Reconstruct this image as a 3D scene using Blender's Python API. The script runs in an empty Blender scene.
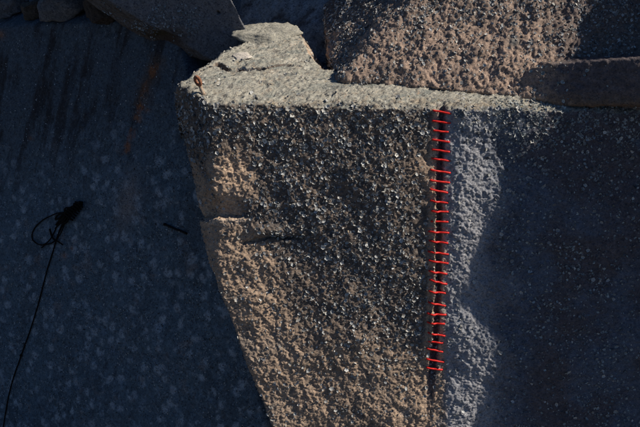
import bpy, math, random
import numpy as np
from mathutils import Vector
from mathutils.bvhtree import BVHTree

random.seed(7)
RNG = np.random.default_rng(11)
rad = math.radians
scene = bpy.context.scene
COL = scene.collection

# ------------------------------------------------------------------ camera, sky, sun, exposure
PITCH, DIST = 24.0, 9.0
FWD = np.array([0, math.cos(rad(PITCH)), -math.sin(rad(PITCH))])
UPV = np.array([0, math.sin(rad(PITCH)), math.cos(rad(PITCH))])
RGT = np.array([1.0, 0, 0])
CAM = -DIST * FWD
cd = bpy.data.cameras.new('camera')
cd.sensor_width = 36.0
cd.lens = 36.0 * DIST / 6.4
cd.clip_end = 2000
cam = bpy.data.objects.new('camera', cd)
cam.location = CAM
cam.rotation_euler = (rad(90 - PITCH), 0, 0)
COL.objects.link(cam)
scene.camera = cam

SUN_EL, SUN_AZ = 40.0, -6.0        # azimuth from +X, negative = towards the camera side
S = np.array([math.cos(rad(SUN_EL)) * math.cos(rad(SUN_AZ)),
              math.cos(rad(SUN_EL)) * math.sin(rad(SUN_AZ)), math.sin(rad(SUN_EL))])
w = bpy.data.worlds.new('World')
scene.world = w
w.use_nodes = True
nt = w.node_tree
bg = nt.nodes['Background']
sky = nt.nodes.new('ShaderNodeTexSky')
sky.sky_type = 'NISHITA'
sky.sun_disc = False
sky.sun_elevation = rad(SUN_EL)
sky.sun_rotation = rad(90 - SUN_AZ)
sky.air_density = 1.0
sky.dust_density = 0.3
sky.ozone_density = 10.0
nt.links.new(sky.outputs[0], bg.inputs['Color'])
bg.inputs['Strength'].default_value = 0.05
sl = bpy.data.lights.new('sun', 'SUN')
sl.energy = 5.0
sl.angle = rad(0.5)
sl.color = (1.0, 0.92, 0.80)
sun = bpy.data.objects.new('sun', sl)
sun.rotation_euler = Vector(S).to_track_quat('Z', 'Y').to_euler()
sun.location = tuple(S * 20)
COL.objects.link(sun)
scene.view_settings.view_transform = 'Standard'
scene.view_settings.look = 'None'
scene.view_settings.exposure = 0.2
scene.view_settings.gamma = 1.0

# ------------------------------------------------------------------ picture <-> place
def ray(px, py):
    v = FWD + RGT * (px - 320) / (DIST * 100) - UPV * (py - 213.5) / (DIST * 100)
    return v / np.linalg.norm(v)
def on_plane(px, py, n, p0):
    n = np.asarray(n, float); r = ray(px, py)
    return CAM + r * (np.dot(np.asarray(p0) - CAM, n) / np.dot(r, n))
def proj(P):
    v = P - CAM
    dep = v @ FWD
    return 320 + (v @ RGT) / dep * DIST * 100, 213.5 - (v @ UPV) / dep * DIST * 100
def unit(v):
    v = np.asarray(v, float); return v / np.linalg.norm(v)
def plane_from(a, b, t):
    """plane through points a and b that also runs along direction t"""
    return unit(np.cross(np.asarray(b) - np.asarray(a), t)), np.asarray(a)
def facing(pl, toward):
    n, p = pl
    return (n if np.dot(n, toward) > 0 else -n), p

# ------------------------------------------------------------------ noise
def _h(ix, iy, iz, seed):
    h = (ix.astype(np.uint32) * np.uint32(374761393) + iy.astype(np.uint32) * np.uint32(668265263)
         + iz.astype(np.uint32) * np.uint32(2147483647) + np.uint32((seed * 1274126177) & 0xffffffff))
    h = (h ^ (h >> np.uint32(13))) * np.uint32(1274126177)
    h = (h ^ (h >> np.uint32(16))) * np.uint32(2246822519)
    return h ^ (h >> np.uint32(15))
def gnoise(P, seed=0):
    F = np.floor(P); f = (P - F).astype(np.float32); I = F.astype(np.int64)
    u = f * f * f * (f * (f * 6 - 15) + 10)
    out = 0
    for dx in (0, 1):
        wx = u[:, 0] if dx else 1 - u[:, 0]
        for dy in (0, 1):
            wy = u[:, 1] if dy else 1 - u[:, 1]
            for dz in (0, 1):
                wz = u[:, 2] if dz else 1 - u[:, 2]
                h = _h(I[:, 0] + dx, I[:, 1] + dy, I[:, 2] + dz, seed)
                gx = (h & np.uint32(1023)).astype(np.float32) / 511.5 - 1
                gy = ((h >> np.uint32(10)) & np.uint32(1023)).astype(np.float32) / 511.5 - 1
                gz = ((h >> np.uint32(20)) & np.uint32(1023)).astype(np.float32) / 511.5 - 1
                out = out + wx * wy * wz * (gx * (f[:, 0] - dx) + gy * (f[:, 1] - dy) + gz * (f[:, 2] - dz))
    return out * 1.3
def fbm(P, wl, octs=4, gain=0.5, seed=0, ridge=False):
    out = 0; a = 1.0; tot = 0
    Q = P / wl
    for o in range(octs):
        n = gnoise(Q + 17.3 * o, seed + o)
        if ridge: n = 1 - 2 * np.abs(n) * 1.4
        out = out + a * n; tot += a
        a *= gain; Q = Q * 2.03
    return out / tot
def worley(P, wl, seed=0):
    Q = P / wl
    F = np.floor(Q); f = Q - F; I = F.astype(np.int64)
    best = np.full(len(P), 9.0); sec = np.full(len(P), 9.0); idv = np.zeros(len(P))
    for dx in (-1, 0, 1):
        for dy in (-1, 0, 1):
            for dz in (-1, 0, 1):
                h = _h(I[:, 0] + dx, I[:, 1] + dy, I[:, 2] + dz, seed)
                cx = (h & np.uint32(1023)).astype(np.float64) / 1023 + dx - f[:, 0]
                cy = ((h >> np.uint32(10)) & np.uint32(1023)).astype(np.float64) / 1023 + dy - f[:, 1]
                cz = ((h >> np.uint32(20)) & np.uint32(1023)).astype(np.float64) / 1023 + dz - f[:, 2]
                dd = np.sqrt(cx * cx + cy * cy + cz * cz)
                m = dd < best
                sec = np.where(m, best, np.minimum(sec, dd))
                idv = np.where(m, (h >> np.uint32(8)).astype(np.float64) % 4096 / 4095, idv)
                best = np.where(m, dd, best)
    return best, sec, idv
def sstep(a, b, x):
    t = np.clip((x - a) / (b - a), 0, 1); return t * t * (3 - 2 * t)
def seg_dist(px, py, pts):
    """distance in picture units to a polyline, and the parameter (0..1) along it"""
    best = np.full(px.shape, 1e9); par = np.zeros(px.shape); side = np.zeros(px.shape)
    pts = np.asarray(pts, float); n = len(pts) - 1
    for i in range(n):
        a, b = pts[i], pts[i + 1]; ab = b - a
        t = np.clip(((px - a[0]) * ab[0] + (py - a[1]) * ab[1]) / (ab @ ab), 0, 1)
        dx = px - a[0] - t * ab[0]; dy = py - a[1] - t * ab[1]
        dd = np.hypot(dx, dy); m = dd < best
        best = np.where(m, dd, best); par = np.where(m, (i + t) / n, par)
        side = np.where(m, np.sign(ab[0] * dy - ab[1] * dx), side)
    return best, par, side

# ------------------------------------------------------------------ objects
def link(name, verts, faces, mat, parent=None, base=None, col=None, smooth=True):
    verts = np.asarray(verts, np.float64)
    if parent is not None:
        org = np.array(parent.matrix_world.translation) if parent.parent is None else np.array(parent['_org'])
        off = org
    else:
        off = np.zeros(3) if base is None else np.asarray(base, float)
    me = bpy.data.meshes.new(name)
    vv = (verts - off).astype(np.float32)
    if isinstance(faces, np.ndarray):
        k = faces.shape[1]; nf = len(faces)
        me.vertices.add(len(vv)); me.vertices.foreach_set('co', vv.ravel())
        me.loops.add(nf * k); me.loops.foreach_set('vertex_index', faces.astype(np.int32).ravel())
        me.polygons.add(nf); me.polygons.foreach_set('loop_start', np.arange(0, nf * k, k, dtype=np.int32))
        me.update(calc_edges=True); me.validate()
    else:
        me.from_pydata([tuple(v) for v in vv], [], [tuple(f) for f in faces]); me.update()
    if smooth:
        me.polygons.foreach_set('use_smooth', np.ones(len(me.polygons), bool))
    if col is not None:
        ca = me.color_attributes.new('tint', 'FLOAT_COLOR', 'POINT')
        c4 = np.ones((len(vv), 4), np.float32); c4[:, :3] = col
        ca.data.foreach_set('color', c4.ravel())
    me.materials.append(mat)
    o = bpy.data.objects.new(name, me)
    if parent is not None:
        o.parent = parent
    else:
        o.location = off
    COL.objects.link(o)
    bpy.context.view_layer.update()
    return o
def tag(o, label=None, cat=None, group=None, kind=None):
    if label: o['label'] = label
    if cat: o['category'] = cat
    if group: o['group'] = group
    if kind: o['kind'] = kind
    return o
def empty(name, loc):
    o = bpy.data.objects.new(name, None); o.location = tuple(loc); o.empty_display_size = 0.1
    COL.objects.link(o); bpy.context.view_layer.update(); return o
def tube(pts, r, sides=8, sub=4, closed=False, jit=0.0):
    """a smooth tube through points; r may be a number or one radius per point"""
    pts = [np.asarray(p, float) for p in pts]; n = len(pts)
    rr = [r] * n if np.isscalar(r) else list(r)
    C, R_ = [], []
    segs = n if closed else n - 1
    for i in range(segs):
        g = (lambda k: k % n) if closed else (lambda k: min(max(k, 0), n - 1))
        p0, p1, p2, p3 = (pts[g(i + k)] for k in (-1, 0, 1, 2))
        for j in range(sub):
            t = j / sub
            C.append(0.5 * (2 * p1 + (p2 - p0) * t + (2 * p0 - 5 * p1 + 4 * p2 - p3) * t * t + (3 * p1 - p0 - 3 * p2 + p3) * t ** 3))
            R_.append(rr[g(i)] * (1 - t) + rr[g(i + 1)] * t)
    if not closed: C.append(pts[-1]); R_.append(rr[-1])
    C = np.array(C); m = len(C)
    V, Fc = [], []
    nrm = None
    for i in range(m):
        tg = unit(C[(i + 1) % m if closed else min(i + 1, m - 1)] - C[i - 1 if (closed or i > 0) else 0])
        if nrm is None:
            nrm = unit(np.cross(tg, [0.31, 0.5, 0.81]))
        nrm = unit(nrm - tg * np.dot(nrm, tg)); bi = np.cross(tg, nrm)
        for k in range(sides):
            a = 2 * math.pi * k / sides
            q = R_[i] * (1 + random.uniform(-jit, jit))
            V.append(C[i] + q * (math.cos(a) * nrm + math.sin(a) * bi))
    for i in range(m if closed else m - 1):
        j = (i + 1) % m
        for k in range(sides):
            l = (k + 1) % sides
            Fc.append((i * sides + k, i * sides + l, j * sides + l, j * sides + k))
    if not closed:
        Fc.append(tuple(range(sides - 1, -1, -1))); Fc.append(tuple((m - 1) * sides + k for k in range(sides)))
    return np.array(V), Fc
def join(parts):
    V, Fc, o = [], [], 0
    for v, f in parts:
        V.append(v); Fc += [tuple(i + o for i in q) for q in f]; o += len(v)
    return np.concatenate(V), Fc

# ------------------------------------------------------------------ materials
def mat_new(name):
    m = bpy.data.materials.new(name); m.use_nodes = True
    return m, m.node_tree.nodes, m.node_tree.links, m.node_tree.nodes['Principled BSDF']
def rock_material(name, speck=0.5, bump=0.006, rough=0.9, fine=90.0):
    m, N, L, bs = mat_new(name)
    tc = N.new('ShaderNodeNewGeometry')
    at = N.new('ShaderNodeVertexColor'); at.layer_name = 'tint'
    vo = N.new('ShaderNodeTexVoronoi'); vo.inputs['Scale'].default_value = fine
    L.new(tc.outputs['Position'], vo.inputs['Vector'])
    cr = N.new('ShaderNodeValToRGB')
    e = cr.color_ramp.elements
    e[0].position = 0.0; e[0].color = (1 - speck, 1 - speck, 1 - speck * 0.9, 1)
    e[1].position = 1.0; e[1].color = (1 + speck * 0.55, 1 + speck * 0.5, 1 + speck * 0.45, 1)
    k = e.new(0.22); k.color = (0.9, 0.9, 0.92, 1)
    k = e.new(0.75); k.color = (1.08, 1.03, 0.98, 1)
    sp = N.new('ShaderNodeSeparateColor'); L.new(vo.outputs['Color'], sp.inputs[0]); L.new(sp.outputs[0], cr.inputs[0])
    no = N.new('ShaderNodeTexNoise'); no.inputs['Scale'].default_value = 22; no.inputs['Detail'].default_value = 6
    no.inputs['Roughness'].default_value = 0.7
    L.new(tc.outputs['Position'], no.inputs['Vector'])
    r2 = N.new('ShaderNodeMapRange'); r2.inputs[1].default_value = 0.3; r2.inputs[2].default_value = 0.7
    r2.inputs[3].default_value = 0.72; r2.inputs[4].default_value = 1.22
    L.new(no.outputs[0], r2.inputs[0])
    m1 = N.new('ShaderNodeMix'); m1.data_type = 'RGBA'; m1.blend_type = 'MULTIPLY'; m1.inputs[0].default_value = 1
    L.new(at.outputs[0], m1.inputs[6]); L.new(cr.outputs[0], m1.inputs[7])
    m2 = N.new('ShaderNodeVectorMath'); m2.operation = 'SCALE'
    L.new(m1.outputs[2], m2.inputs[0]); L.new(r2.outputs[0], m2.inputs['Scale'])
    L.new(m2.outputs[0], bs.inputs['Base Color'])
    bs.inputs['Roughness'].default_value = rough
    bs.inputs['Specular IOR Level'].default_value = 0.25
    nb = N.new('ShaderNodeTexNoise'); nb.inputs['Scale'].default_value = 55; nb.inputs['Detail'].default_value = 5
    nb.inputs['Roughness'].default_value = 0.65
    L.new(tc.outputs['Position'], nb.inputs['Vector'])
    bp = N.new('ShaderNodeBump'); bp.inputs['Distance'].default_value = bump; bp.inputs['Strength'].default_value = 1.0
    L.new(nb.outputs[0], bp.inputs['Height']); L.new(bp.outputs[0], bs.inputs['Normal'])
    return m
def tint_material(name, rough=0.85):
    m, N, L, bs = mat_new(name)
    at = N.new('ShaderNodeVertexColor'); at.layer_name = 'tint'
    L.new(at.outputs[0], bs.inputs['Base Color']); bs.inputs['Roughness'].default_value = rough
    bs.inputs['Specular IOR Level'].default_value = 0.3
    return m
def noisy_material(name, c1, c2, scale, rough, metal=0.0, bump=0.001, spec=0.3):
    m, N, L, bs = mat_new(name)
    tc = N.new('ShaderNodeNewGeometry')
    no = N.new('ShaderNodeTexNoise'); no.inputs['Scale'].default_value = scale; no.inputs['Detail'].default_value = 5
    L.new(tc.outputs['Position'], no.inputs['Vector'])
    cr = N.new('ShaderNodeValToRGB')
    cr.color_ramp.elements[0].position = 0.36; cr.color_ramp.elements[0].color = (*c1, 1)
    cr.color_ramp.elements[1].position = 0.64; cr.color_ramp.elements[1].color = (*c2, 1)
    L.new(no.outputs[0], cr.inputs[0]); L.new(cr.outputs[0], bs.inputs['Base Color'])
    bs.inputs['Roughness'].default_value = rough; bs.inputs['Metallic'].default_value = metal
    bs.inputs['Specular IOR Level'].default_value = spec
    bp = N.new('ShaderNodeBump'); bp.inputs['Distance'].default_value = bump
    L.new(no.outputs[0], bp.inputs['Height']); L.new(bp.outputs[0], bs.inputs['Normal'])
    return m
M_ROCK = rock_material('granite', 0.5, 0.010, fine=95)
M_WALL = rock_material('dark_granite', 0.6, 0.010, fine=75)
M_LEDGE = M_ROCK
M_LICHEN = tint_material('lichen')
M_RED = noisy_material('red_cord', (0.55, 0.012, 0.010), (0.78, 0.03, 0.02), 60, 0.5)
M_ROPE = noisy_material('black_rope', (0.004, 0.004, 0.005), (0.012, 0.011, 0.011), 150, 0.9, bump=0.003, spec=0.1)
M_IRON = noisy_material('black_iron', (0.004, 0.004, 0.004), (0.010, 0.009, 0.009), 80, 0.7, spec=0.2)
M_RUST = noisy_material('rusty_iron', (0.16, 0.055, 0.025), (0.36, 0.17, 0.10), 70, 0.85, bump=0.004)

M_SHANK = noisy_material('pale_rust', (0.26, 0.16, 0.10), (0.44, 0.36, 0.28), 50, 0.9, bump=0.004)

# ------------------------------------------------------------------ rocks: half-spaces seen along d as a relief, then roughened
def axis(flo, fhi, step, lo, hi, growth=1.12):
    a = list(np.arange(flo, fhi, step)); s = step
    x = a[-1]
    while x < hi: s *= growth; x += s; a.append(x)
    s = step; x = flo; pre = []
    while x > lo: s *= growth; x -= s; pre.append(x)
    return np.array(pre[::-1] + a)
def grid_normals(P):
    du = np.gradient(P, axis=1); dv = np.gradient(P, axis=0)
    n = np.cross(du, dv); return n / np.maximum(np.linalg.norm(n, axis=2, keepdims=True), 1e-12)
ROCKS = {}
def rock(name, planes, d, fine_px, depth_plane, step, lo, hi, shape=None, rough=None, tint=None, mat=None, k=0.02, base=None, back=0.8, grit=0.0, smooth=True):
    """planes: [(n, p0)]; fine_px: picture rectangle where the mesh is dense; lo/hi: metres of coarse mesh beyond it"""
    d = unit(d)
    A = unit(np.cross([0, 0, 1], d)) if abs(d[2]) < 0.95 else np.array([1.0, 0, 0])
    B = np.cross(d, A)
    cs = np.array([on_plane(x, y, *depth_plane) for x in (fine_px[0], fine_px[2]) for y in (fine_px[1], fine_px[3])])
    a0, a1, b0, b1 = (cs @ A).min(), (cs @ A).max(), (cs @ B).min(), (cs @ B).max()
    ax = axis(a0, a1, step, a0 - lo[0], a1 + hi[0]); bx = axis(b0, b1, step, b0 - lo[1], b1 + hi[1])
    ga, gb = np.meshgrid(ax, bx)
    Q = ga[..., None] * A + gb[..., None] * B
    ts = []
    for n, p0 in planes:
        nd = n @ d
        assert nd > 0.02, (name, n, nd)
        ts.append((n @ np.asarray(p0) - Q @ n) / nd)
    ts = np.array(ts); mn = ts.min(axis=0)
    t = mn - k * np.log(np.exp(-np.clip((ts - mn) / k, 0, 40)).sum(axis=0))
    P = Q + t[..., None] * d
    H, W = t.shape
    def flat(X): return X.reshape(-1, X.shape[-1])
    if shape is not None:
        for fn in shape:
            Nn = grid_normals(P); px, py = proj(flat(P))
            off = fn(flat(P), flat(Nn), px, py)
            if off.ndim == 1:
                P = P + (off[:, None] * flat(Nn)).reshape(P.shape)
            else:
                P = P + off.reshape(P.shape)
    Nn = grid_normals(P)
    if Nn[H // 2, W // 2] @ d < 0: Nn = -Nn
    px, py = proj(flat(P))
    off = rough(flat(P), flat(Nn), px, py)
    if grit: off = off + RNG.normal(0, grit, len(off))
    P = P + (off[:, None] * flat(Nn)).reshape(P.shape)
    Nn = grid_normals(P)
    if np.mean(Nn @ d) < 0: Nn = -Nn
    px, py = proj(flat(P))
    V = flat(P); nV = len(V)
    col = tint(V, flat(Nn), px, py, off)
    idx = np.arange(nV).reshape(H, W)
    F = np.stack([idx[:-1, :-1], idx[:-1, 1:], idx[1:, 1:], idx[1:, :-1]], -1).reshape(-1, 4)
    # closed volume: border pushed back along -d, closed by a back sheet
    loop = np.concatenate([idx[0, :], idx[1:, -1], idx[-1, -2::-1], idx[-2:0:-1, 0]])
    tmin = (V[loop] @ d).min() - back
    Bk = V[loop] - ((V[loop] @ d) - tmin)[:, None] * d
    cen = Bk.mean(axis=0)
    nb = len(loop); i0 = nV + np.arange(nb); i1 = np.roll(i0, -1); l1 = np.roll(loop, -1)
    side = np.stack([loop, i0, i1, l1], -1)
    capi = nV + nb
    VV = np.concatenate([V, Bk, cen[None]])
    faces = [tuple(f) for f in side] + [(capi, b, a) for a, b in zip(i0, i1)]
    cc = np.concatenate([col, np.repeat(col.mean(axis=0)[None], nb + 1, 0)])
    # quads in one array, cap triangles as degenerate-free quads via an extra midpoint
    mid = (Bk + cen) / 2
    VV = np.concatenate([VV, mid]); cc = np.concatenate([cc, np.repeat(col.mean(axis=0)[None], nb, 0)])
    m0 = capi + 1 + np.arange(nb); m1 = np.roll(m0, -1)
    ring = np.stack([i0, m0, m1, i1], -1)
    inner = []
    for q in range(0, nb - 1, 2):
        inner.append((m0[q], capi, m0[(q + 2) % nb], m0[q + 1]))
    Fall = np.concatenate([F, side, ring, np.array(inner)])
    ori = np.cross(V[F[:, 1]] - V[F[:, 0]], V[F[:, 3]] - V[F[:, 0]])
    if np.mean(ori @ d) < 0: Fall = Fall[:, ::-1]
    o = link(name, VV, Fall, mat, base=base, col=cc, smooth=smooth)
    ROCKS[o.name] = dict(V=V, N=flat(Nn), F=F, px=px, py=py, obj=o)
    return o
def bvh(o):
    r = ROCKS[o.name]
    return BVHTree.FromPolygons(r['V'].tolist(), r['F'].tolist())
def hit(tree, px, py):
    h = tree.ray_cast(Vector(CAM), Vector(ray(px, py)))
    return (np.array(h[0]), np.array(h[1])) if h[0] is not None else (None, None)

# ---- lichen flakes: curled little plates, thousands of them, joined into one part per rock
def lichen(o, count, dens, rmin, rmax, colours, curl=0.45, name='lichen', seg=5, power=1.7, single=False, jitter=0.32):
    r = ROCKS[o.name]; V, F, Nn = r['V'], r['F'], r['N']
    ar = np.linalg.norm(np.cross(V[F[:, 2]] - V[F[:, 0]], V[F[:, 3]] - V[F[:, 1]]), axis=1)
    fc = V[F].mean(axis=1); fx, fy = r['px'][F].mean(axis=1), r['py'][F].mean(axis=1)
    wgt = ar * np.clip(dens(fc, Nn[F[:, 0]], fx, fy), 0, None)
    vis = (fx > -25) & (fx < 665) & (fy > -25) & (fy < 450)
    wgt = wgt * vis
    cum = np.cumsum(wgt); cum /= cum[-1]
    f = np.searchsorted(cum, RNG.random(count))
    a, b = RNG.random(count)[:, None], RNG.random(count)[:, None]
    q = V[F[f]]
    C = (q[:, 0] * (1 - a) + q[:, 1] * a) * (1 - b) + (q[:, 3] * (1 - a) + q[:, 2] * a) * b
    n = Nn[F[f]].mean(axis=1) + RNG.normal(0, jitter, (count, 3)); n /= np.linalg.norm(n, axis=1, keepdims=True)
    tx = np.cross(n, RNG.normal(0, 1, (count, 3))); tx /= np.linalg.norm(tx, axis=1, keepdims=True)
    ty = np.cross(n, tx)
    R_ = rmin + (rmax - rmin) * RNG.random(count) ** power
    el = RNG.uniform(0.65, 1.0, count)
    vs, cs = [], []
    base = np.array(colours)[RNG.integers(0, len(colours), count)] * RNG.uniform(0.7, 1.3, (count, 1))
    vs.append(C + n * (R_ * 0.10)[:, None]); cs.append(base * 0.8)
    rings = ((1.0, 0.30, 1.15),) if single else ((0.62, 0.16, 0.95), (1.0, 0.34, 1.25))
    for ringi, (rr, hh, cm) in enumerate(rings):
        outer = rr == 1.0
        for j in range(seg):
            an = 2 * math.pi * (j + 0.5 * ringi) / seg
            rj = R_ * rr * (RNG.uniform(0.72, 1.2, count) if outer else 1.0)
            hj = R_ * (hh + (RNG.uniform(-0.30, curl, count) if outer else 0))
            vs.append(C + tx * (rj * math.cos(an))[:, None] + ty * (rj * el * math.sin(an))[:, None] + n * hj[:, None])
            cs.append(base * cm)
    nv = 1 + len(rings) * seg
    VV = np.stack(vs, 1).reshape(-1, 3); CC = np.stack(cs, 1).reshape(-1, 3)
    tri = []
    for j in range(seg):
        k = (j + 1) % seg
        tri.append((0, 1 + j, 1 + k))
        if single: continue
        tri.append((1 + j, 1 + seg + j, 1 + k)); tri.append((1 + k, 1 + seg + j, 1 + seg + k))
    FF = (np.array(tri)[None] + (np.arange(count) * nv)[:, None, None]).reshape(-1, 3)
    l = link(name, VV, FF, M_LICHEN, parent=o, col=CC)
    return tag(l, kind='stuff')

# ================================================================== the main block with the crack
NF = unit([0.02, -math.cos(rad(10)), math.sin(rad(10))]); F0 = (NF, np.zeros(3))
pE0, pE1 = on_plane(168, 103, *F0), on_plane(565, 110, *F0)
LEDGE = facing(plane_from(pE0, pE1, unit([0.0, 1.0, 0.24])), [0, 0, 1])
chA, chB = on_plane(207, 103, *F0), on_plane(217, 235, *F0)
CHAM = facing(plane_from(chA, chB, unit([-0.62, 0.78, 0.03])), [-1, -0.6, 0])
sA, sB = on_plane(168, 103, *CHAM), on_plane(206, 240, *CHAM)
SIDE = facing(plane_from(sA, sB, unit([0.10, 1.0, 0.0])), [-1, 0, 0])
lA, lB = on_plane(207, 255, *F0), on_plane(246, 432, *F0)
LOW = facing(plane_from(lA, lB, unit([-0.10, 1.0, 0.0])), [-1, 0, 0])
CRACK = [(442, 104), (441, 140), (439, 190), (438.5, 230), (438, 280), (436.5, 310), (434.5, 345), (432.5, 373), (430, 400), (427, 432)]

def ledge_drop(P, N, px, py):
    # the ledge ends at a free edge on the left, at the back and above the gully
    L, p0 = LEDGE
    up = sstep(0.35, 0.75, N @ L)
    def beyond(ax, ay, bx, by, sx):
        a, b = on_plane(ax, ay, *LEDGE), on_plane(bx, by, *LEDGE)
        t = unit(b - a); m = unit(np.cross(t, L)); 
        if m[0] * sx < 0: m = -m
        return (P - a) @ m
    wob = 0.05 * fbm(P, 0.35, 3, seed=40)
    left = beyond(166, 98, 196, 72, -1) + wob
    left2 = beyond(190, 76, 246, 41, -1) + wob
    right = beyond(300, 36, 331, 86, 1) + wob
    r2 = beyond(332, 84, 575, 104, 1)
    a, b = on_plane(332, 82, *LEDGE), on_plane(575, 104, *LEDGE)
    m = unit(np.cross(unit(b - a), L)); m = m if m[1] > 0 else -m
    rear = (P - a) @ m
    bk = on_plane(270, 27, *LEDGE)
    back = P[:, 1] - bk[1] + wob
    dr = np.maximum.reduce([left, left2, back, np.minimum(right, rear - 0.25)])
    zl = p0[2] - ((P[:, 0] - p0[0]) * L[0] + (P[:, 1] - p0[1]) * L[1]) / L[2]      # ledge height above this point
    nz = np.minimum(P[:, 2], zl - 1.6 * np.clip(dr, 0, 2.0))
    out = np.zeros_like(P); out[:, 2] = np.where(dr > 0, nz - P[:, 2], 0)
    return out
def block_shape(P, N, px, py):
    front = sstep(0.25, 0.6, N @ NF)
    off = 0.10 * fbm(P, 1.1, 3, seed=1) * (0.4 + 0.6 * front)
    # the crack, with its lit left lip
    dc, pc, sd = seg_dist(px, py, CRACK)
    wob = 1.5 * fbm(P, 0.16, 4, 0.6, seed=5)
    fade = 1 - sstep(0.72, 1.0, pc)
    wid = 4.0 + wob
    off = off - front * fade * 0.050 * (1 - sstep(wid * 0.5, wid, dc))
    lip = np.exp(-((sd * dc - 3.8 + 0.8 * wob) / 1.0) ** 2) * sstep(185, 205, py) * (1 - sstep(325, 350, py))
    off = off + front * 0.042 * lip
    # the shoulder on the left: rock below the line stands proud, a notch above it
    ln = 219 - (px - 213) * 0.03 + 1.5 * fbm(P, 0.2, 2, seed=9)
    xm = sstep(196, 208, px) * (1 - sstep(228, 256, px))
    off = off - 0.10 * xm * (1 - sstep(ln - 1.2, ln + 1.2, py)) * sstep(188, 217, py)
    dg, pg, sg = seg_dist(px, py, [(244, 243), (256, 240), (272, 237), (286, 239), (300, 238)])
    off = off - 0.045 * (1 - sstep(0.6, 2.6, dg))
    off = off + 0.05 * np.exp(-((px - 268) / 24) ** 2 - ((py - 230) / 7) ** 2)
    # strip right of the crack bulges, then the face swings back
    off = off + 0.03 * np.exp(-((px - 462) / 16) ** 2) * front
    # dark parting lines on the ledge
    topf = sstep(0.5, 0.8, N @ LEDGE[0])
    for line, dp, wd in (([(218, 66), (223, 69), (229, 71.5)], 0.05, 2.0), ([(238, 71), (250, 71.5), (264, 71)], 0.05, 1.6),
                         ([(268, 70), (285, 66), (300, 67)], 0.02, 1.0), ([(196, 74), (218, 66)], 0.012, 1.0)):
        dl, pl, sdl = seg_dist(px, py, line)
        off = off - topf * dp * (1 - sstep(wd * 0.4, wd, dl))
    return off
def block_rough(P, N, px, py):
    front = sstep(0.25, 0.6, N @ NF); topf = sstep(0.5, 0.8, N @ LEDGE[0])
    st = P @ np.array([[0.8, 0.0, 0.6], [0, 1, 0], [-0.6, 0, 0.8]]).T    # rock grain runs obliquely down the face
    Q = st * np.array([1.0, 1.0, 0.6])
    a = 0.042 * fbm(Q, 0.34, 3, seed=12) + 0.012 * fbm(Q, 0.11, 3, 0.55, seed=22, ridge=True)
    w1, w2, id1 = worley(P * np.array([1, 1, 0.8]), 0.042, 3)
    _, _, id2 = worley(P, 0.021, 4)
    b = 0.006 * (0.5 - np.clip(w1, 0, 1)) + 0.013 * (id1 - 0.5) + 0.010 * (id2 - 0.5) + 0.007 * fbm(P, 0.03, 2, 0.6, seed=31)
    rightq = sstep(495, 545, px)
    off = a * (1 - 0.35 * rightq) + b * (1 - 0.45 * rightq)
    lay = fbm(P * np.array([1, 0.6, 1]) @ np.array([[0.90, 0.44, 0], [-0.44, 0.90, 0], [0, 0, 1]]).T * np.array([0.28, 1.6, 1]), 0.16, 4, 0.6, seed=50)
    offt = 0.040 * lay + 0.010 * fbm(P, 0.045, 2, 0.6, seed=51) + 0.012 * (id1 - 0.5) + 0.008 * (id2 - 0.5)
    return off * (1 - topf) + offt * topf
TAN = np.array([0.54, 0.395, 0.28]); GREY = np.array([0.345, 0.335, 0.285]); DARK = np.array([0.075, 0.07, 0.07])
def mixc(a, b, t): return a + (b - a) * np.clip(t, 0, 1)[:, None]
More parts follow.
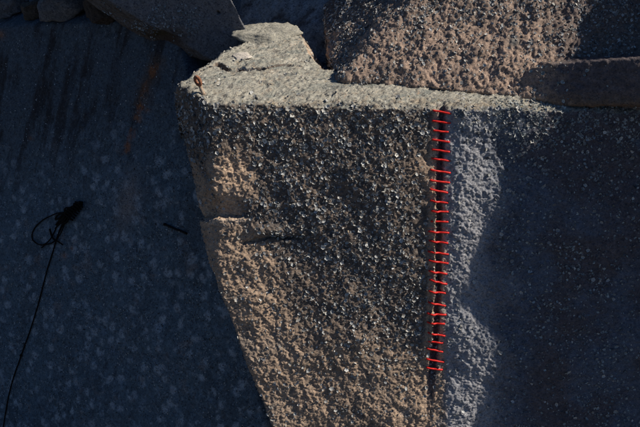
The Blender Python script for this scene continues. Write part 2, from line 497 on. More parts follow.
def block_tint(P, N, px, py, off):
    topf = sstep(0.55, 0.85, N @ LEDGE[0]) * ((P - LEDGE[1]) @ LEDGE[0] > -0.12)
    n1 = fbm(P, 0.5, 4, 0.6, seed=60); n2 = fbm(P, 0.09, 4, 0.6, seed=61)
    c = np.repeat(TAN[None], len(P), 0) * (1 + 0.35 * n2)[:, None]
    c = mixc(c, np.array([0.30, 0.26, 0.22]), sstep(-0.1, 0.5, n1) * 0.8)
    # rock darkened around the flakes, most in the middle of the face
    cover = lichen_cover(P, px, py)
    c = mixc(c, DARK, np.clip(cover * 1.35, 0, 1) * (0.80 + 0.45 * n2))
    # paler cold rock just right of the crack, shade beyond painted in plum and blue
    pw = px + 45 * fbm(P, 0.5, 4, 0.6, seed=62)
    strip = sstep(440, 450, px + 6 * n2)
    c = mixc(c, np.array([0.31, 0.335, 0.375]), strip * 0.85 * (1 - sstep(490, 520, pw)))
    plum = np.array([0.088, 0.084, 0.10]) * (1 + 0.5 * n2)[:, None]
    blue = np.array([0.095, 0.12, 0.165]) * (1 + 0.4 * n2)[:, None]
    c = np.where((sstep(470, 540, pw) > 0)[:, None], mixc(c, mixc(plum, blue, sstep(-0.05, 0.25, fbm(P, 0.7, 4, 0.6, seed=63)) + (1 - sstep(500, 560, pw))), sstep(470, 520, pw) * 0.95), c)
    bl2 = sstep(0.05, 0.4, fbm(P, 0.35, 4, 0.6, seed=64)) * sstep(355, 420, py) * sstep(395, 430, pw) * (1 - sstep(475, 505, px))
    c = mixc(c, np.array([0.34, 0.345, 0.36]), bl2 * 0.8)
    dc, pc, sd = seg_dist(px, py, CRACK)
    c = mixc(c, np.array([0.095, 0.080, 0.098]), (1 - sstep(2.6, 5.5, dc + 2 * n2)) * (1 - sstep(0.75, 1.0, pc)) * 0.92)  # shade inside the crack painted in as dark plum
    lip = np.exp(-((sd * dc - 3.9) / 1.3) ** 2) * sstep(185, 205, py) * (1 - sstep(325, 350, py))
    c = mixc(c, np.array([0.56, 0.43, 0.30]), lip)  # sunlit lip of the crack brightened in the colour too
    c = mixc(c, np.array([0.62, 0.49, 0.37]), np.exp(-((py - 220.5) / 2.2) ** 2) * sstep(205, 213, px) * (1 - sstep(240, 256, px)))  # light on top of the shoulder painted as a pale band
    g = np.repeat(GREY[None], len(P), 0) * (1 + 0.45 * n2)[:, None]
    sr = P @ np.array([[0.90, 0.44, 0], [-0.44, 0.90, 0], [0, 0, 1]]).T * np.array([0.28, 1.5, 1])
    g = mixc(g, np.array([0.21, 0.225, 0.205]), sstep(-0.05, 0.25, fbm(sr, 0.12, 4, 0.65, seed=66)) * 0.85)
    g = mixc(g, np.array([0.36, 0.26, 0.16]), sstep(0.1, 0.4, fbm(P, 0.10, 4, 0.65, seed=68) + 0.15 * sstep(94, 104, py)) * 0.4)
    g = mixc(g, DARK, sstep(0.12, 0.35, fbm(P, 0.05, 3, 0.65, seed=69) + 0.12 * sstep(96, 105, py)) * 0.7)
    g = mixc(g, np.array([0.52, 0.50, 0.44]), sstep(0.22, 0.42, fbm(P, 0.07, 3, 0.6, seed=67)) * 0.7)
    c = mixc(c, g, topf)
    return np.clip(c, 0.01, 0.8)
def lichen_cover(P, px, py):
    st = P @ np.array([[0.8, 0.0, 0.6], [0, 1, 0], [-0.6, 0, 0.8]]).T
    n = fbm(st * np.array([1.3, 1, 0.5]), 0.5, 4, 0.6, seed=70)
    mid = np.exp(-((px - 345) / 80.) ** 2 - ((py - 185) / 95.) ** 2)
    diag = np.exp(-(((px - 300) * 0.76 - (py - 190) * 0.65) / 60.) ** 2) * (1 - sstep(300, 400, py))
    topb = (1 - sstep(125, 165, py)) * (py > 100)
    c = 0.30 + 0.95 * mid + 0.55 * diag + 0.8 * topb + 1.0 * n
    c = c - 0.55 * sstep(0, 1, (py - 215) / 80.) * (1 - sstep(245, 290, px - 0.25 * (py - 250)))
    c = c - 0.75 * np.exp(-((px - 238) / 26.) ** 2 - ((py - 172) / 38.) ** 2) - 0.35 * np.exp(-((px - 415) / 14.) ** 2 - ((py - 175) / 40.) ** 2)
    strip = sstep(440, 448, px) * (1 - sstep(490, 520, px))
    c = c * (1 - 0.65 * strip * sstep(110, 150, py))
    c = c * (1 - 0.45 * sstep(500, 530, px) )
    dc, pc, sd = seg_dist(px, py, CRACK)
    c = c * sstep(6, 14, dc)
    c = np.maximum(c, 0.27 * (px < 440) * (py > 225))
    return np.clip(c, 0, 1.2)
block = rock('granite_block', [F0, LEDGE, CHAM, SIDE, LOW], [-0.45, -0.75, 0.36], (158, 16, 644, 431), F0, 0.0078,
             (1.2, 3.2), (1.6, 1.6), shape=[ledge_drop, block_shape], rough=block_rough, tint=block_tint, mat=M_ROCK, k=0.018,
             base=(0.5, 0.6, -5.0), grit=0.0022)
tag(block, 'tan granite block whose crack is closed with red stitches, pale ledge on top', 'rock')
BLOCK_TREE = bvh(block)

# ================================================================== the wall in shade on the left
W_P0 = on_plane(205, 250, [0, -1, 0], (0, 1.10, 0)); WN = unit([-0.55, -0.80, 0.24]); WALL = (WN, W_P0)
WTOP = facing(plane_from(on_plane(-20, 27, *WALL), on_plane(100, 21, *WALL), unit([0, 1, 0.12])), [0, 0, 1])
WALL2 = facing(plane_from(on_plane(192, 95, *WALL), on_plane(266, 430, *WALL), unit([0.62, 0.78, 0.0])), [1, -1, 0])
def streak(P):
    # water streaks run down the slope of the wall
    dn = unit(np.array([-0.22, 0, -1.0])); dn = unit(dn - WN * (dn @ WN)); ac = np.cross(dn, WN)
    return fbm(np.stack([P @ ac, (P @ dn) * 0.14, P @ WN * 0], 1), 0.24, 5, 0.65, seed=80)
def wall_rough(P, N, px, py):
    return 0.05 * fbm(P, 0.9, 3, seed=81) + 0.018 * fbm(P, 0.13, 4, 0.6, seed=82) + 0.004 * fbm(P, 0.03, 2, seed=83) + 0.006 * streak(P)
def wall_tint(P, N, px, py, off):
    n1 = fbm(P, 0.6, 4, 0.6, seed=84); n2 = fbm(P, 0.08, 4, 0.6, seed=85); s = streak(P)
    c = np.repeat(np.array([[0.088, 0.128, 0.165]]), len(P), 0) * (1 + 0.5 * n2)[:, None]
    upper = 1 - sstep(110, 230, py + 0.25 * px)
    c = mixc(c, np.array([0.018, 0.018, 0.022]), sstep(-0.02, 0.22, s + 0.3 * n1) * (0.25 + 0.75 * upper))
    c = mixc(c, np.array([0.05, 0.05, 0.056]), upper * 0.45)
    low_ = 1 - upper
    w1, w2, idv = worley(P + 0.05 * np.stack([n2, n1, n2], 1), 0.15, 86)
    patch = (1 - sstep(0.25, 0.50, w1 + 0.5 * n2)) * (idv > 0.55) * low_
    c = mixc(c, np.array([0.24, 0.29, 0.34]), patch * 0.8 * (0.5 + idv))
    b1 = sstep(0.12, 0.30, fbm(P, 0.16, 5, 0.62, seed=186)); b2 = sstep(0.15, 0.32, fbm(P, 0.075, 4, 0.62, seed=187))
    b3 = sstep(0.14, 0.34, fbm(P, 0.22, 5, 0.62, seed=188)); b4 = sstep(0.16, 0.34, fbm(P, 0.04, 3, 0.65, seed=189))
    c = mixc(c, np.array([0.16, 0.22, 0.285]), b1 * 0.6 * (0.25 + 0.75 * low_))
    c = mixc(c, np.array([0.17, 0.16, 0.165]), b3 * 0.55 * low_)
    c = mixc(c, np.array([0.27, 0.32, 0.36]), b2 * 0.5 * (0.15 + 0.85 * low_))
    c = mixc(c, np.array([0.035, 0.035, 0.038]), b4 * 0.55)
    pale = np.exp(-((px - 128 + 0.15 * (py - 200)) / 10) ** 2 - ((py - 202) / 26) ** 2)
    c = mixc(c, np.array([0.22, 0.195, 0.19]), pale * 0.8)
    # orange lichen trickling along a seam
    dl, pl, sd = seg_dist(px, py, [(157, 62), (146, 85), (140, 112), (131, 135), (126, 152)])
    or_ = (1 - sstep(1.5, 5.0, dl + 5 * n2)) * sstep(-0.1, 0.35, fbm(P, 0.16, 3, seed=88) + 0.1)
    c = mixc(c, np.array([0.30, 0.10, 0.028]), or_ * 0.9)
    br = (1 - sstep(3, 13, dl + 6 * n2)) * (py < 105)
    c = mixc(c, np.array([0.11, 0.072, 0.05]), br * 0.5)
    for (ox, oy, orr) in ((31, 138, 2.2), (64, 256, 3.0), (1, 35, 4.0), (138, 118, 3.5), (147, 111, 2.5), (72, 248, 2.0)):
        c = mixc(c, np.array([0.32, 0.13, 0.045]), np.exp(-((px - ox) ** 2 + (py - oy) ** 2) / orr ** 2) * (0.5 + n2))
    return np.clip(c, 0.012, 0.8)
wall = rock('cliff_face', [WALL, WALL2, WTOP], [-0.25, -0.80, 0.50], (-10, -5, 260, 440), WALL, 0.015, (1.5, 3.0), (0.6, 0.8),
            rough=wall_rough, tint=wall_tint, mat=M_WALL, k=0.03, base=(-2.5, 1.5, -5.0))
tag(wall, kind='structure')
WALL_TREE = bvh(wall)

# ================================================================== slab hanging over the wall
SP0 = on_plane(215, 30, [0, -1, 0], (0, 1.75, 0)); SFACE = (unit([-0.22, -0.95, -0.05]), SP0)
ia, ib, ic = on_plane(108, 0, *SFACE), on_plane(166, 30, *SFACE), on_plane(206, 57, *SFACE)
SFACET = facing(plane_from(ia, ic, unit([0.05, 0.60, -0.80])), [0, -1, -0.3])
ua, ub = on_plane(85, 0, *SFACET), on_plane(162, 52, *SFACET)
SUND = facing(plane_from(ua, ub, unit([0.20, 0.95, 0.0])), [-1, 0, -1])
uc, ud = on_plane(150, 49, *SFACET), on_plane(216, 63, *SFACET)
SUND2 = facing(plane_from(uc, ud, unit([0.1, 0.98, 0.0])), [0, 0, -1])
def slab_end(P, N, px, py):
    a, b = on_plane(251, 42, *SFACE), on_plane(230, -5, *SFACE)
    m = unit(np.cross(unit(b - a), SFACE[0])); m = m if m[0] > 0 else -m
    dd = (P - a) @ m + 0.03 * fbm(P, 0.3, 3, seed=89)
    return (6.0 * np.clip(dd, 0, 0.6))[:, None] * np.array([-0.9, 1.0, -0.1])
def slab_shape(P, N, px, py):
    off = 0.03 * fbm(P, 0.6, 3, seed=90)
    off = off - 0.06 * (1 - sstep(1.0, 2.0, np.hypot(px - 218, py - 13)))
    # a bite out of the lower facet
    off = off - 0.07 * np.exp(-((px - 163) / 17) ** 2 - ((py - 40) / 9) ** 2)
    return off
def slab_rough(P, N, px, py):
    return 0.020 * fbm(P, 0.14, 5, 0.6, seed=91) + 0.005 * fbm(P, 0.03, 3, seed=92)
def slab_tint(P, N, px, py, off):
    n2 = fbm(P, 0.10, 4, 0.6, seed=93); n1 = fbm(P, 0.4, 3, seed=94)
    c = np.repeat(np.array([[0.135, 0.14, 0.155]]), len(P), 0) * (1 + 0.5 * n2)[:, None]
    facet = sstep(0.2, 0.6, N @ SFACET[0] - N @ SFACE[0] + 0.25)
    c = mixc(c, np.array([0.075, 0.058, 0.042]), facet * 0.9)  # browner facet, with the shade of its downward tilt painted in
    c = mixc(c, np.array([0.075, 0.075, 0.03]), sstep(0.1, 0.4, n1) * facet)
    c = mixc(c, np.array([0.05, 0.034, 0.026]), np.exp(-((px - 168) / 20) ** 2 - ((py - 40) / 10) ** 2))  # shade in the bite painted as a dark patch
    return np.clip(c, 0.012, 0.8)
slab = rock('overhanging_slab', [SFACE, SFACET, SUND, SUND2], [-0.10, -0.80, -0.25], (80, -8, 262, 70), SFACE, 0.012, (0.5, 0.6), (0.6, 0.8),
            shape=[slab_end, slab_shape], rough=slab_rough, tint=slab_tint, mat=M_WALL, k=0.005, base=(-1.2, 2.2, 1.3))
tag(slab, 'grey slab in shade overhanging the dark cliff, a drill hole in its face', 'rock')

# ================================================================== gully rock behind the ledge
GP = on_plane(300, 60, [0, -1, 0], (0, 2.15, 0)); GUL = (unit([-0.30, -0.70, 0.62]), GP)
def gully_rough(P, N, px, py):
    lay = fbm(P @ np.array([[0.8, 0.5, 0.3], [-0.5, 0.86, 0], [-0.3, 0, 0.95]]).T * np.array([0.3, 1.5, 1.5]), 0.2, 4, 0.6, seed=101)
    return 0.06 * fbm(P, 0.7, 3, seed=100) + 0.05 * lay + 0.012 * fbm(P, 0.05, 3, seed=102)
def gully_tint(P, N, px, py, off):
    n2 = fbm(P, 0.10, 4, 0.6, seed=103)
    c = np.repeat(np.array([[0.17, 0.22, 0.27]]), len(P), 0) * (1 + 0.6 * n2)[:, None]
    return np.clip(mixc(c, np.array([0.055, 0.06, 0.07]), sstep(-0.1, 0.3, fbm(P @ np.array([[0.8, 0.5, 0.3], [-0.5, 0.86, 0], [-0.3, 0, 0.95]]).T * np.array([0.4, 1.5, 1.5]), 0.22, 5, 0.65, seed=104))), 0.012, 0.8)
GUL2 = (unit([0.45, -0.70, 0.50]), on_plane(345, 40, *GUL))
gully = rock('bedrock', [GUL, GUL2], [-0.1, -0.75, 0.6], (215, -10, 420, 90), GUL, 0.016, (0.4, 0.5), (2.5, 1.5), rough=gully_rough, tint=gully_tint,
             mat=M_WALL, base=(0, 2.5, 0.5))
tag(gully, kind='structure')

# ================================================================== big boulder on the ledge, and the low one beside it
bA, bB = on_plane(336, 83, *LEDGE), on_plane(600, 108, *LEDGE)
BFRONT = facing(plane_from(bA, bB, unit([0.05, 0.64, 0.77])), [0, -1, 0])
BUND = facing(plane_from(on_plane(335, 80, *BFRONT), on_plane(600, 105, *BFRONT), unit([0, 0.9, -0.30])), [0, 0, -1])
cA, cB = on_plane(338, 85, *LEDGE), on_plane(326, 0, *LEDGE)
BCH = facing(plane_from(cA, cB, unit([0.79, 0.0, 0.61])), [-1, 0, 1])
BSIDE = facing(plane_from(on_plane(335, 85, *LEDGE), on_plane(321, 0, *LEDGE), unit([0.15, 0.0, -1.0])), [-1, 0, 0])
DIAG = np.array([[0.80, 0, -0.60], [0, 1, 0], [0.60, 0, 0.80]])
def boulder_shape(P, N, px, py):
    return 0.06 * fbm(P, 0.9, 3, seed=110) + 0.075 * fbm((P @ DIAG.T) * np.array([1.5, 1, 0.7]), 0.30, 3, 0.55, seed=111)
def boulder_rough(P, N, px, py):
    w1, w2, id1 = worley(P, 0.045, 113)
    _, _, id2 = worley(P, 0.022, 117)
    return 0.018 * fbm(P, 0.11, 3, 0.55, seed=112, ridge=True) + 0.006 * (0.5 - np.clip(w1, 0, 1)) + 0.012 * (id1 - 0.5) + 0.010 * (id2 - 0.5) + 0.007 * fbm(P, 0.032, 2, 0.6, seed=114)
def boulder_cover(P, px, py):
    n = fbm((P @ DIAG.T) * np.array([1.6, 1, 0.7]), 0.26, 4, 0.6, seed=115)
    return np.clip(0.40 + 1.2 * n + 0.45 * sstep(395, 340, px) + 0.35 * (1 - sstep(8, 40, py)) + 0.25 * sstep(540, 580, px), 0, 1.2)
def boulder_tint(P, N, px, py, off):
    n2 = fbm(P, 0.08, 4, 0.6, seed=116)
    c = np.repeat(np.array([[0.40, 0.295, 0.23]]), len(P), 0) * (1 + 0.4 * n2)[:, None]
    c = mixc(c, DARK, boulder_cover(P, px, py) * (0.6 + 0.5 * n2))
    c = mixc(c, np.array([0.15, 0.12, 0.11]), sstep(530, 580, px) * 0.8)  # shaded right end of the boulder painted darker
    c = mixc(c, np.array([0.06, 0.09, 0.10]), np.exp(-((px - 514) / 6) ** 2 - ((py - 42) / 6) ** 2) * 0.8)
    return np.clip(c, 0.012, 0.8)
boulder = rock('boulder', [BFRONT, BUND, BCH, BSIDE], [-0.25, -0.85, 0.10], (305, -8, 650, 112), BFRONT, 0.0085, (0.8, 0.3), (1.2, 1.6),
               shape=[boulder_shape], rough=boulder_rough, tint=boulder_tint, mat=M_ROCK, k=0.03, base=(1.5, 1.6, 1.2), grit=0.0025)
tag(boulder, 'big tan lichen-spotted boulder sitting on the pale ledge behind the stitches', 'boulder')

LF0 = on_plane(570, 85, *BFRONT) + np.array([0, -0.16, 0.0]); LFN = unit([-0.36, -0.90, 0.22]); LFR = (LFN, LF0)
def low_top(P, N, px, py):
    dd = -9.0
    for (ax, ay, bx, by) in ((500, 93, 552, 60), (540, 63, 650, 57)):
        a, b = on_plane(ax, ay, *LFR), on_plane(bx, by, *LFR)
        m = unit(np.cross(unit(b - a), LFN)); m = m if m[2] > 0 else -m
        dd = np.maximum(dd, (P - a) @ m + 0.03 * fbm(P, 0.3, 3, seed=124))
    # rounded brow that then falls away behind
    dd = np.maximum(dd + 0.02, 0); dd = np.where(dd < 0.04, dd * dd / 0.08, dd - 0.02)
    return (4.0 * np.clip(dd, 0, 0.5))[:, None] * np.array([0.0, 1.0, -0.45])
LBOT = facing(plane_from(on_plane(520, 105, *LFR), on_plane(650, 106, *LFR), unit([0.0, 0.9, -0.3])), [0, 0, -1])
def low_rough(P, N, px, py):
    return 0.04 * fbm(P, 0.5, 3, seed=120) + 0.016 * fbm(P, 0.10, 4, 0.6, seed=121) + 0.010 * (worley(P, 0.04, 126)[2] - 0.5) + 0.004 * fbm(P, 0.03, 3, seed=122)
def low_tint(P, N, px, py, off):
    n2 = fbm(P, 0.08, 4, 0.6, seed=123)
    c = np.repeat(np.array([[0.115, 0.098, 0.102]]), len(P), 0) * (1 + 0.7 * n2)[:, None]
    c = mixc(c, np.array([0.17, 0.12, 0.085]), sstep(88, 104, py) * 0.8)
    c = mixc(c, np.array([0.36, 0.27, 0.21]), (1 - sstep(530, 572, px + 50 * n2)) * 0.8)  # sunlit left end painted in as lighter tan
    c = mixc(c, DARK, sstep(0.1, 0.4, fbm(P, 0.06, 3, 0.6, seed=125)) * 0.6)
    return np.clip(c, 0.012, 0.8)
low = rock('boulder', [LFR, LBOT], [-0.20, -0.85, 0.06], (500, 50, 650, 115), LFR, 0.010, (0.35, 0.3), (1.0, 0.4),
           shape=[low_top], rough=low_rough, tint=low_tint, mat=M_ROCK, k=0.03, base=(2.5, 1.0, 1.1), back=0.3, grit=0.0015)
tag(low, 'low smooth plum-brown boulder in shade wedged under the big boulder', 'boulder')

# ================================================================== loose stones
def stone(name, cen, size, seed, tint, mat, label, nplanes=14, rz=0.0, rough=0.02, group=None):
    g = np.random.default_rng(seed)
    nu, nv_ = 84, 46
    th = np.linspace(0, 2 * math.pi, nu, endpoint=False); ph = np.linspace(0, math.pi, nv_)[1:-1]
    D = np.array([(math.sin(p) * math.cos(t), math.sin(p) * math.sin(t), math.cos(p)) for p in ph for t in th] + [(0, 0, 1), (0, 0, -1)])
    pn = np.concatenate([g.normal(0, 1, (nplanes, 3)), [[0, 0, 1], [0, 0, -1], [1, 0.2, 0], [-1, 0.1, 0], [0, 1, 0], [0.1, -1, 0.2]]])
    pn /= np.linalg.norm(pn, axis=1, keepdims=True); pc = g.uniform(0.72, 1.0, len(pn)); pc[nplanes:] = g.uniform(0.8, 0.95, 6)
    dn = D @ pn.T
    tt = np.where(dn > 0.05, pc / np.maximum(dn, 0.05), 9.0)
    k = 0.014; t = -k * np.log(np.exp(-tt / k).sum(axis=1))
    V = D * t[:, None] * np.asarray(size)
    c_, s_ = math.cos(rz), math.sin(rz)
    V = V @ np.array([[c_, s_, 0], [-s_, c_, 0], [0, 0, 1]])
    V = V + np.asarray(cen)
    V = V + D * (rough * (fbm(V, 0.2, 4, 0.6, seed=seed) + 0.5 * fbm(V, 0.05, 3, 0.7, seed=seed + 3)))[:, None]
    Fc = []
    m = len(ph)
    for i in range(m - 1):
        for j in range(nu):
            q = (j + 1) % nu
            Fc.append((i * nu + j, (i + 1) * nu + j, (i + 1) * nu + q, i * nu + q))
    for j in range(nu):
        q = (j + 1) % nu
        Fc.append((m * nu, j, q)); Fc.append((m * nu + 1, (m - 1) * nu + q, (m - 1) * nu + j))
    n2 = fbm(V, 0.09, 4, 0.6, seed=seed + 9)
    o = link(name, V, Fc, mat, base=(cen[0], cen[1], V[:, 2].min()), col=np.clip(np.asarray(tint) * (1 + 0.5 * n2)[:, None], 0.01, 0.9))
    return tag(o, label, 'stone', group)
for (sx, sy, sz, sd, tn, lb) in (
        (6, 4, (0.34, 0.26, 0.19), 201, (0.15, 0.15, 0.155), 'pale grey stone at the outer end of the row on top of the dark cliff'),
        (66, 4, (0.42, 0.30, 0.20), 202, (0.13, 0.13, 0.135), 'biggest grey stone in the row on top of the dark cliff'),
        (36, 9, (0.22, 0.18, 0.14), 203, (0.07, 0.058, 0.045), 'narrow brown stone between the two grey ones on the dark cliff'),
        (102, 10, (0.24, 0.24, 0.17), 204, (0.05, 0.040, 0.034), 'dark brown stone tucked beneath the overhanging slab')):
    p = on_plane(sx, sy + sz[2] * 70, *WTOP) + np.array([0, 0.1, sz[2] * 0.8])
    stone('stone', p, sz, sd, tn, M_WALL, lb, rz=0.3 * (sd % 3), rough=0.05)
p = on_plane(268, 36, *LEDGE)
stone('rock_flake', p + np.array([-0.04, 0.12, -0.005]), (0.42, 0.32, 0.10), 217, GREY * 0.9, M_ROCK, 'flat pale flake of rock lying at the back of the sunlit ledge', 22, 0.1, 0.05)
p = on_plane(243, 57, *LEDGE)
stone('rock_chip', p + np.array([0, 0, 0.008]), (0.105, 0.12, 0.022), 212, (0.55, 0.51, 0.45), M_ROCK, 'small flat whitish chip lying on the pale ledge above the ring bolt', 12, 0.5, 0.006)

# ================================================================== unseen rock added outside the picture on the right, outlined to throw the shade
X_BUT = 4.1
def to_but(P):
    lam = (X_BUT - P[0]) / S[0]; q = P + lam * S; return q[1], q[2]
edge = [to_but(on_plane(x, y, *F0)) for x, y in ((486, 440), (482, 400), (482, 350), (470, 328), (457, 305), (460, 278), (476, 240), (498, 200), (512, 165), (545, 138), (572, 114))]
edge += [to_but(on_plane(x, y, *LFR)) for x, y in ((562, 95), (568, 72))]
edge += [(y_ - 0.03, z_ + 0.08) for y_, z_ in (to_but(on_plane(x, y, *BFRONT)) for x, y in ((592, 45), (592, 25), (604, 0)))]
EDGE_DBG = edge
prof = [(-0.9, -5.0)] + edge + [(1.45, 3.5), (1.66, 4.2), (1.70, 5.6), (1.8, 7.0), (5.0, 8.0), (5.0, -5.0)]
nx_ = 9; V, Fc = [], []
for i in range(nx_):
    x = X_BUT + 0.28 * i
    for j, (y, z) in enumerate(prof):
        jy = 0.0 if i == 0 else random.uniform(-0.12, 0.12); jz = 0.0 if (i == 0 or z <= -5.0) else random.uniform(-0.12, 0.12) - 0.03 * i
        V.append((x, y + jy, z + jz))
n = len(prof)
for i in range(nx_ - 1):
    for j in range(n):
        k = (j + 1) % n
        Fc.append((i * n + j, i * n + k, (i + 1) * n + k, (i + 1) * n + j))
Fc.append(tuple(range(n))); Fc.append(tuple((nx_ - 1) * n + j for j in range(n - 1, -1, -1)))
V = np.array(V)
butt = link('unseen_shade_rock', V, Fc, M_WALL, base=(X_BUT + 1, 1.0, -5.0), col=np.repeat([[0.16, 0.14, 0.13]], len(V), 0), smooth=False)
tag(butt, kind='structure')

# ground far below
G = 400.0
gv = np.array([(-G, -G, -5.0), (G, -G, -5.0), (G, G, -5.0), (-G, G, -5.0)])
tag(link('ground', gv, [(0, 1, 2, 3)], M_WALL, col=np.repeat([[0.10, 0.095, 0.09]], 4, 0), smooth=False), kind='structure')

# ================================================================== lichens
GREYL = [(0.31, 0.32, 0.32), (0.42, 0.42, 0.41), (0.20, 0.205, 0.21), (0.42, 0.41, 0.38), (0.13, 0.13, 0.135), (0.30, 0.29, 0.27)]
lichen(block, 46000, lambda P, N, px, py: lichen_cover(P, px, py) ** 1.4 * sstep(0.9, 0.6, N @ LEDGE[0]), 0.009, 0.027, GREYL)
lichen(block, 11000, lambda P, N, px, py: (px > 495) * (0.1 + lichen_cover(P, px, py)), 0.005, 0.018, [(0.30, 0.33, 0.33), (0.32, 0.34, 0.33), (0.2, 0.22, 0.23)], name='pale_lichen')
lichen(block, 18000, lambda P, N, px, py: (px < 500) * (py > 130) * (0.25 + 0.5 * sstep(-0.1, 0.3, fbm(P, 0.3, 3, seed=140))) * (1 - 0.7 * sstep(440, 450, px)), 0.004, 0.011, [(0.10, 0.10, 0.105), (0.16, 0.16, 0.165), (0.05, 0.05, 0.052), (0.3, 0.3, 0.29)], name='small_lichen', seg=6, single=True)
lichen(block, 3500, lambda P, N, px, py: sstep(0.6, 0.85, N @ LEDGE[0]) * (0.15 + sstep(88, 106, py)), 0.005, 0.014, [(0.4, 0.38, 0.33), (0.2, 0.2, 0.19), (0.12, 0.115, 0.11), (0.3, 0.25, 0.16)], name='crumb_lichen')
lichen(boulder, 17000, lambda P, N, px, py: boulder_cover(P, px, py) ** 1.3 + 0.05, 0.008, 0.022, GREYL)
lichen(low, 1100, lambda P, N, px, py: 0.3 + 1.5 * (px < 570) + sstep(0.05, 0.3, fbm(P, 0.3, 3, seed=130)), 0.005, 0.022, [(0.2, 0.24, 0.25), (0.28, 0.31, 0.31), (0.06, 0.06, 0.065)], seg=7)
lichen(wall, 22000, lambda P, N, px, py: 0.16 + sstep(-0.1, 0.35, fbm(P, 0.4, 4, seed=131)) * (0.15 + sstep(100, 250, px * 0.6 + py * 0.6)), 0.004, 0.011, [(0.22, 0.24, 0.25), (0.12, 0.12, 0.12), (0.34, 0.36, 0.37), (0.035, 0.035, 0.035)], seg=6, single=True)
lichen(slab, 900, lambda P, N, px, py: sstep(0.6, 0.9, N @ SFACE[0]) * sstep(0.05, 0.35, fbm(P, 0.4, 3, seed=132)), 0.007, 0.018, [(0.26, 0.29, 0.31), (0.16, 0.17, 0.18)])

# ================================================================== the red stitches
SX, SY = 410.0, 4.267
ST = [(95, v) for v in ((100, 66, 172, 79), (97, 110, 170, 119), (101, 151, 162, 157), (97, 190, 166, 200), (96, 232, 166, 242),
                        (95, 270, 168, 281), (90, 319, 170, 332), (88, 363, 167, 373), (88, 402, 158, 416))]
ST += [(190, v) for v in ((88, 44, 160, 54), (93, 89, 160, 92), (92, 133, 160, 135), (81, 175, 163, 182), (84, 215, 159, 226),
                          (80, 261, 162, 273), (83, 300, 160, 312), (82, 344, 155, 357), (86, 382, 155, 400))]
ST += [(280, v) for v in ((82, 46, 149, 55), (80, 93, 149, 109), (75, 141, 151, 147), (76, 179, 145, 186), (79, 223, 147, 237),
                          (80, 260, 140, 267), (74, 291, 138, 305), (73, 336, 143, 348), (72, 373, 136, 381))]
ORD = ('topmost second third fourth fifth sixth seventh eighth ninth tenth eleventh twelfth thirteenth fourteenth fifteenth sixteenth '
       'seventeenth eighteenth nineteenth twentieth twenty-first twenty-second twenty-third twenty-fourth twenty-fifth').split()
for i, (y0, (xl, yl, xr, yr)) in enumerate(ST):
    a, na = hit(BLOCK_TREE, SX + xl / SY, y0 + yl / SY)
    b, nb = hit(BLOCK_TREE, SX + xr / SY, y0 + yr / SY)
    pts = [a - NF * 0.06, a - NF * 0.004, a + NF * 0.010 + 0.02 * (b - a)]
    for t in (0.28, 0.5, 0.74):
        q = a * (1 - t) + b * t
        h, _ = hit(BLOCK_TREE, *[v[0] for v in proj(q[None])])
        m = q + NF * (0.014 + random.uniform(-0.003, 0.003)) + np.array([0, 0, random.uniform(-0.002, 0.002)])
        if h is not None: m = m + NF * max(0.0, (h - m) @ NF + 0.012)
        pts.append(m)
    pts += [b + NF * 0.010 + 0.02 * (a - b), b - NF * 0.004, b - NF * 0.06]
    v, f = tube(pts, 0.0098, 8, 3, jit=0.06)
    o = link('stitch', v, f, M_RED, base=tuple((a + b) / 2))
    if i < 25: lab = 'red stitch across the crack, %s counted down from the pale ledge' % ORD[i]
    elif i == 25: lab = 'red stitch across the crack, last but one at its lower end'
    else: lab = 'red stitch across the crack, the bottom one'
    tag(o, lab, 'stitch', 'red stitches closing the crack')

# ================================================================== ring bolt on the ledge
hb, nb = hit(BLOCK_TREE, 203.5, 94)
rb_ = empty('ring_bolt', hb)
lean = unit([-0.34, -0.02, 0.94])
v, f = tube([hb - lean * 0.05, hb + lean * 0.04, hb + lean * 0.095], [0.021, 0.020, 0.017], 10, 3, jit=0.05)
link('shank', v, f, M_SHANK, parent=rb_)
cen = hb + lean * 0.140
e1 = unit([0.75, -0.62, 0.27]); e1 = unit(e1 - lean * (e1 @ lean))
v, f = tube([cen + lean * 0.043 * math.sin(t) + e1 * 0.031 * math.cos(t) for t in np.linspace(0, 2 * math.pi, 14, endpoint=False)], 0.0175, 8, 2, closed=True, jit=0.06)
link('ring', v, f, M_RUST, parent=rb_)
v, f = tube([hb - lean * 0.01 + nb * 0.0, hb + nb * 0.010], [0.034, 0.024], 9, 2, jit=0.12)
link('collar', v, f, noisy_material('mortar', (0.16, 0.13, 0.10), (0.26, 0.22, 0.18), 60, 0.95, bump=0.003), parent=rb_)
tag(rb_, 'rusty iron ring bolt leaning out of the pale sunlit ledge', 'ring bolt')

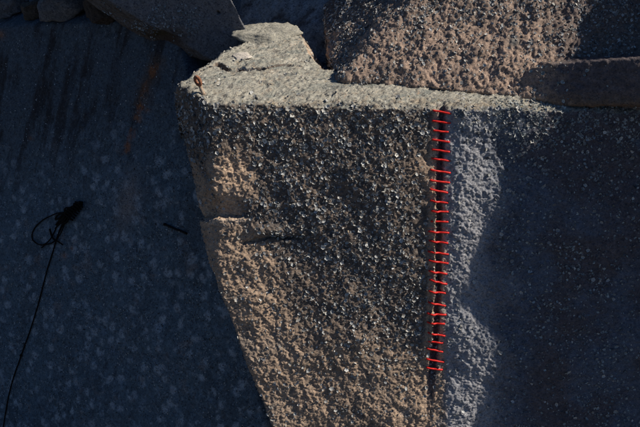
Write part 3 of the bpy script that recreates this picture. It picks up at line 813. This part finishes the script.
# ================================================================== rope and rod on the shaded wall
def wp(x, y, lift=0.012):
    h, n_ = hit(WALL_TREE, x, y); return h + WN * lift
rope = empty('rope', wp(80, 205, 0.0))
strands = []
for i in range(11):
    u = i / 10
    sx, sy = 82 + random.uniform(-2, 2), 202 + random.uniform(-1.5, 3)
    ex, ey = 60 + random.uniform(-4, 10), 232 - random.uniform(0, 14)
    pts = []
    for t in np.linspace(0, 1, 6):
        wv = math.sin(t * math.pi) * random.uniform(-4, 4)
        pts.append(wp(sx + (ex - sx) * t + wv * 0.8, sy + (ey - sy) * t + wv * 0.6, 0.015 + 0.05 * math.sin(t * math.pi) * random.random()))
    strands.append(tube(pts, 0.0115, 6, 3, jit=0.1))
for t in np.linspace(0.05, 0.55, 7):      # wraps round the bundle
    cx, cy = 82 - 20 * t, 203 + 26 * t; q = []
    for a in np.linspace(0, 2 * math.pi, 8, endpoint=False):
        q.append(wp(cx + 3.6 * math.cos(a) + 0.9 * math.sin(a), cy + 2.6 * math.cos(a) - 1.2 * math.sin(a), 0.035 + 0.03 * math.sin(a)))
    strands.append(tube(q, 0.010, 6, 2, closed=True, jit=0.1))
link('knot', *join(strands), M_ROPE, parent=rope)
lp = [(68, 214), (61, 212.5), (52, 216), (44, 220), (36, 227), (32.5, 234), (34, 240), (40, 244), (46, 244), (51, 240), (55, 232), (59, 222), (64, 215)]
link('loop', *tube([wp(x, y, 0.02 + 0.015 * math.sin(i)) for i, (x, y) in enumerate(lp)], 0.0085, 7, 4, jit=0.08), M_ROPE, parent=rope)
for pl_, rr in (([(43.5, 247.5), (47, 244.5), (53, 243), (58, 240.5), (64.5, 244.5)], 0.0095), ([(51.5, 228.5), (52.5, 232), (54, 237), (57, 240)], 0.013), ([(66, 216), (66, 224), (63, 232), (58, 240)], 0.0085)):
    link('rope_end', *tube([wp(x, y, 0.03) for x, y in pl_], rr, 7, 4, jit=0.1), M_ROPE, parent=rope)
tl = [(62, 226), (58, 237), (55, 247), (52, 257), (48.5, 268), (44, 285), (39, 304), (32, 327), (24.5, 348), (20, 361), (15, 375), (10, 393), (6.5, 412), (3.5, 430), (1, 450)]
tail = link('hanging_line', *tube([wp(x, y, 0.014) for x, y in tl], 0.0095, 7, 5, jit=0.08), M_ROPE, parent=rope)
kp = wp(22, 355, 0.016)
link('small_knot', *tube([kp + np.array([0.014 * math.cos(a), 0, 0.014 * math.sin(a)]) + WN * 0.006 * math.sin(2 * a) for a in np.linspace(0, 2 * math.pi, 8, endpoint=False)], 0.008, 6, 2, closed=True), M_ROPE, parent=rope)
tag(rope, 'black rope knotted on the dark cliff, one loop and a long line hanging', 'rope')
pg = empty('iron_pin', wp(82, 203, 0.0))
link('pin', *tube([wp(82, 203, -0.06), wp(83, 202, 0.03), wp(84, 201.5, 0.09)], 0.013, 8, 2), M_IRON, parent=pg)
tag(pg, 'short black iron pin in the cliff that holds the knotted rope', 'pin')

a, b = wp(165.5, 224, 0.02), wp(188, 233.5, 0.02)
st_ = empty('iron_rod', (a + b) / 2 - WN * 0.02)
link('rod', *tube([a, a * 0.6 + b * 0.4 + WN * 0.006, a * 0.3 + b * 0.7, b], 0.0125, 8, 3, jit=0.05), M_IRON, parent=st_)
link('head', *tube([a - (b - a) * 0.02, a + (b - a) * 0.06], 0.016, 8, 1), M_IRON, parent=st_)
tag(st_, 'short black iron rod lying slantwise against the dark cliff', 'rod')
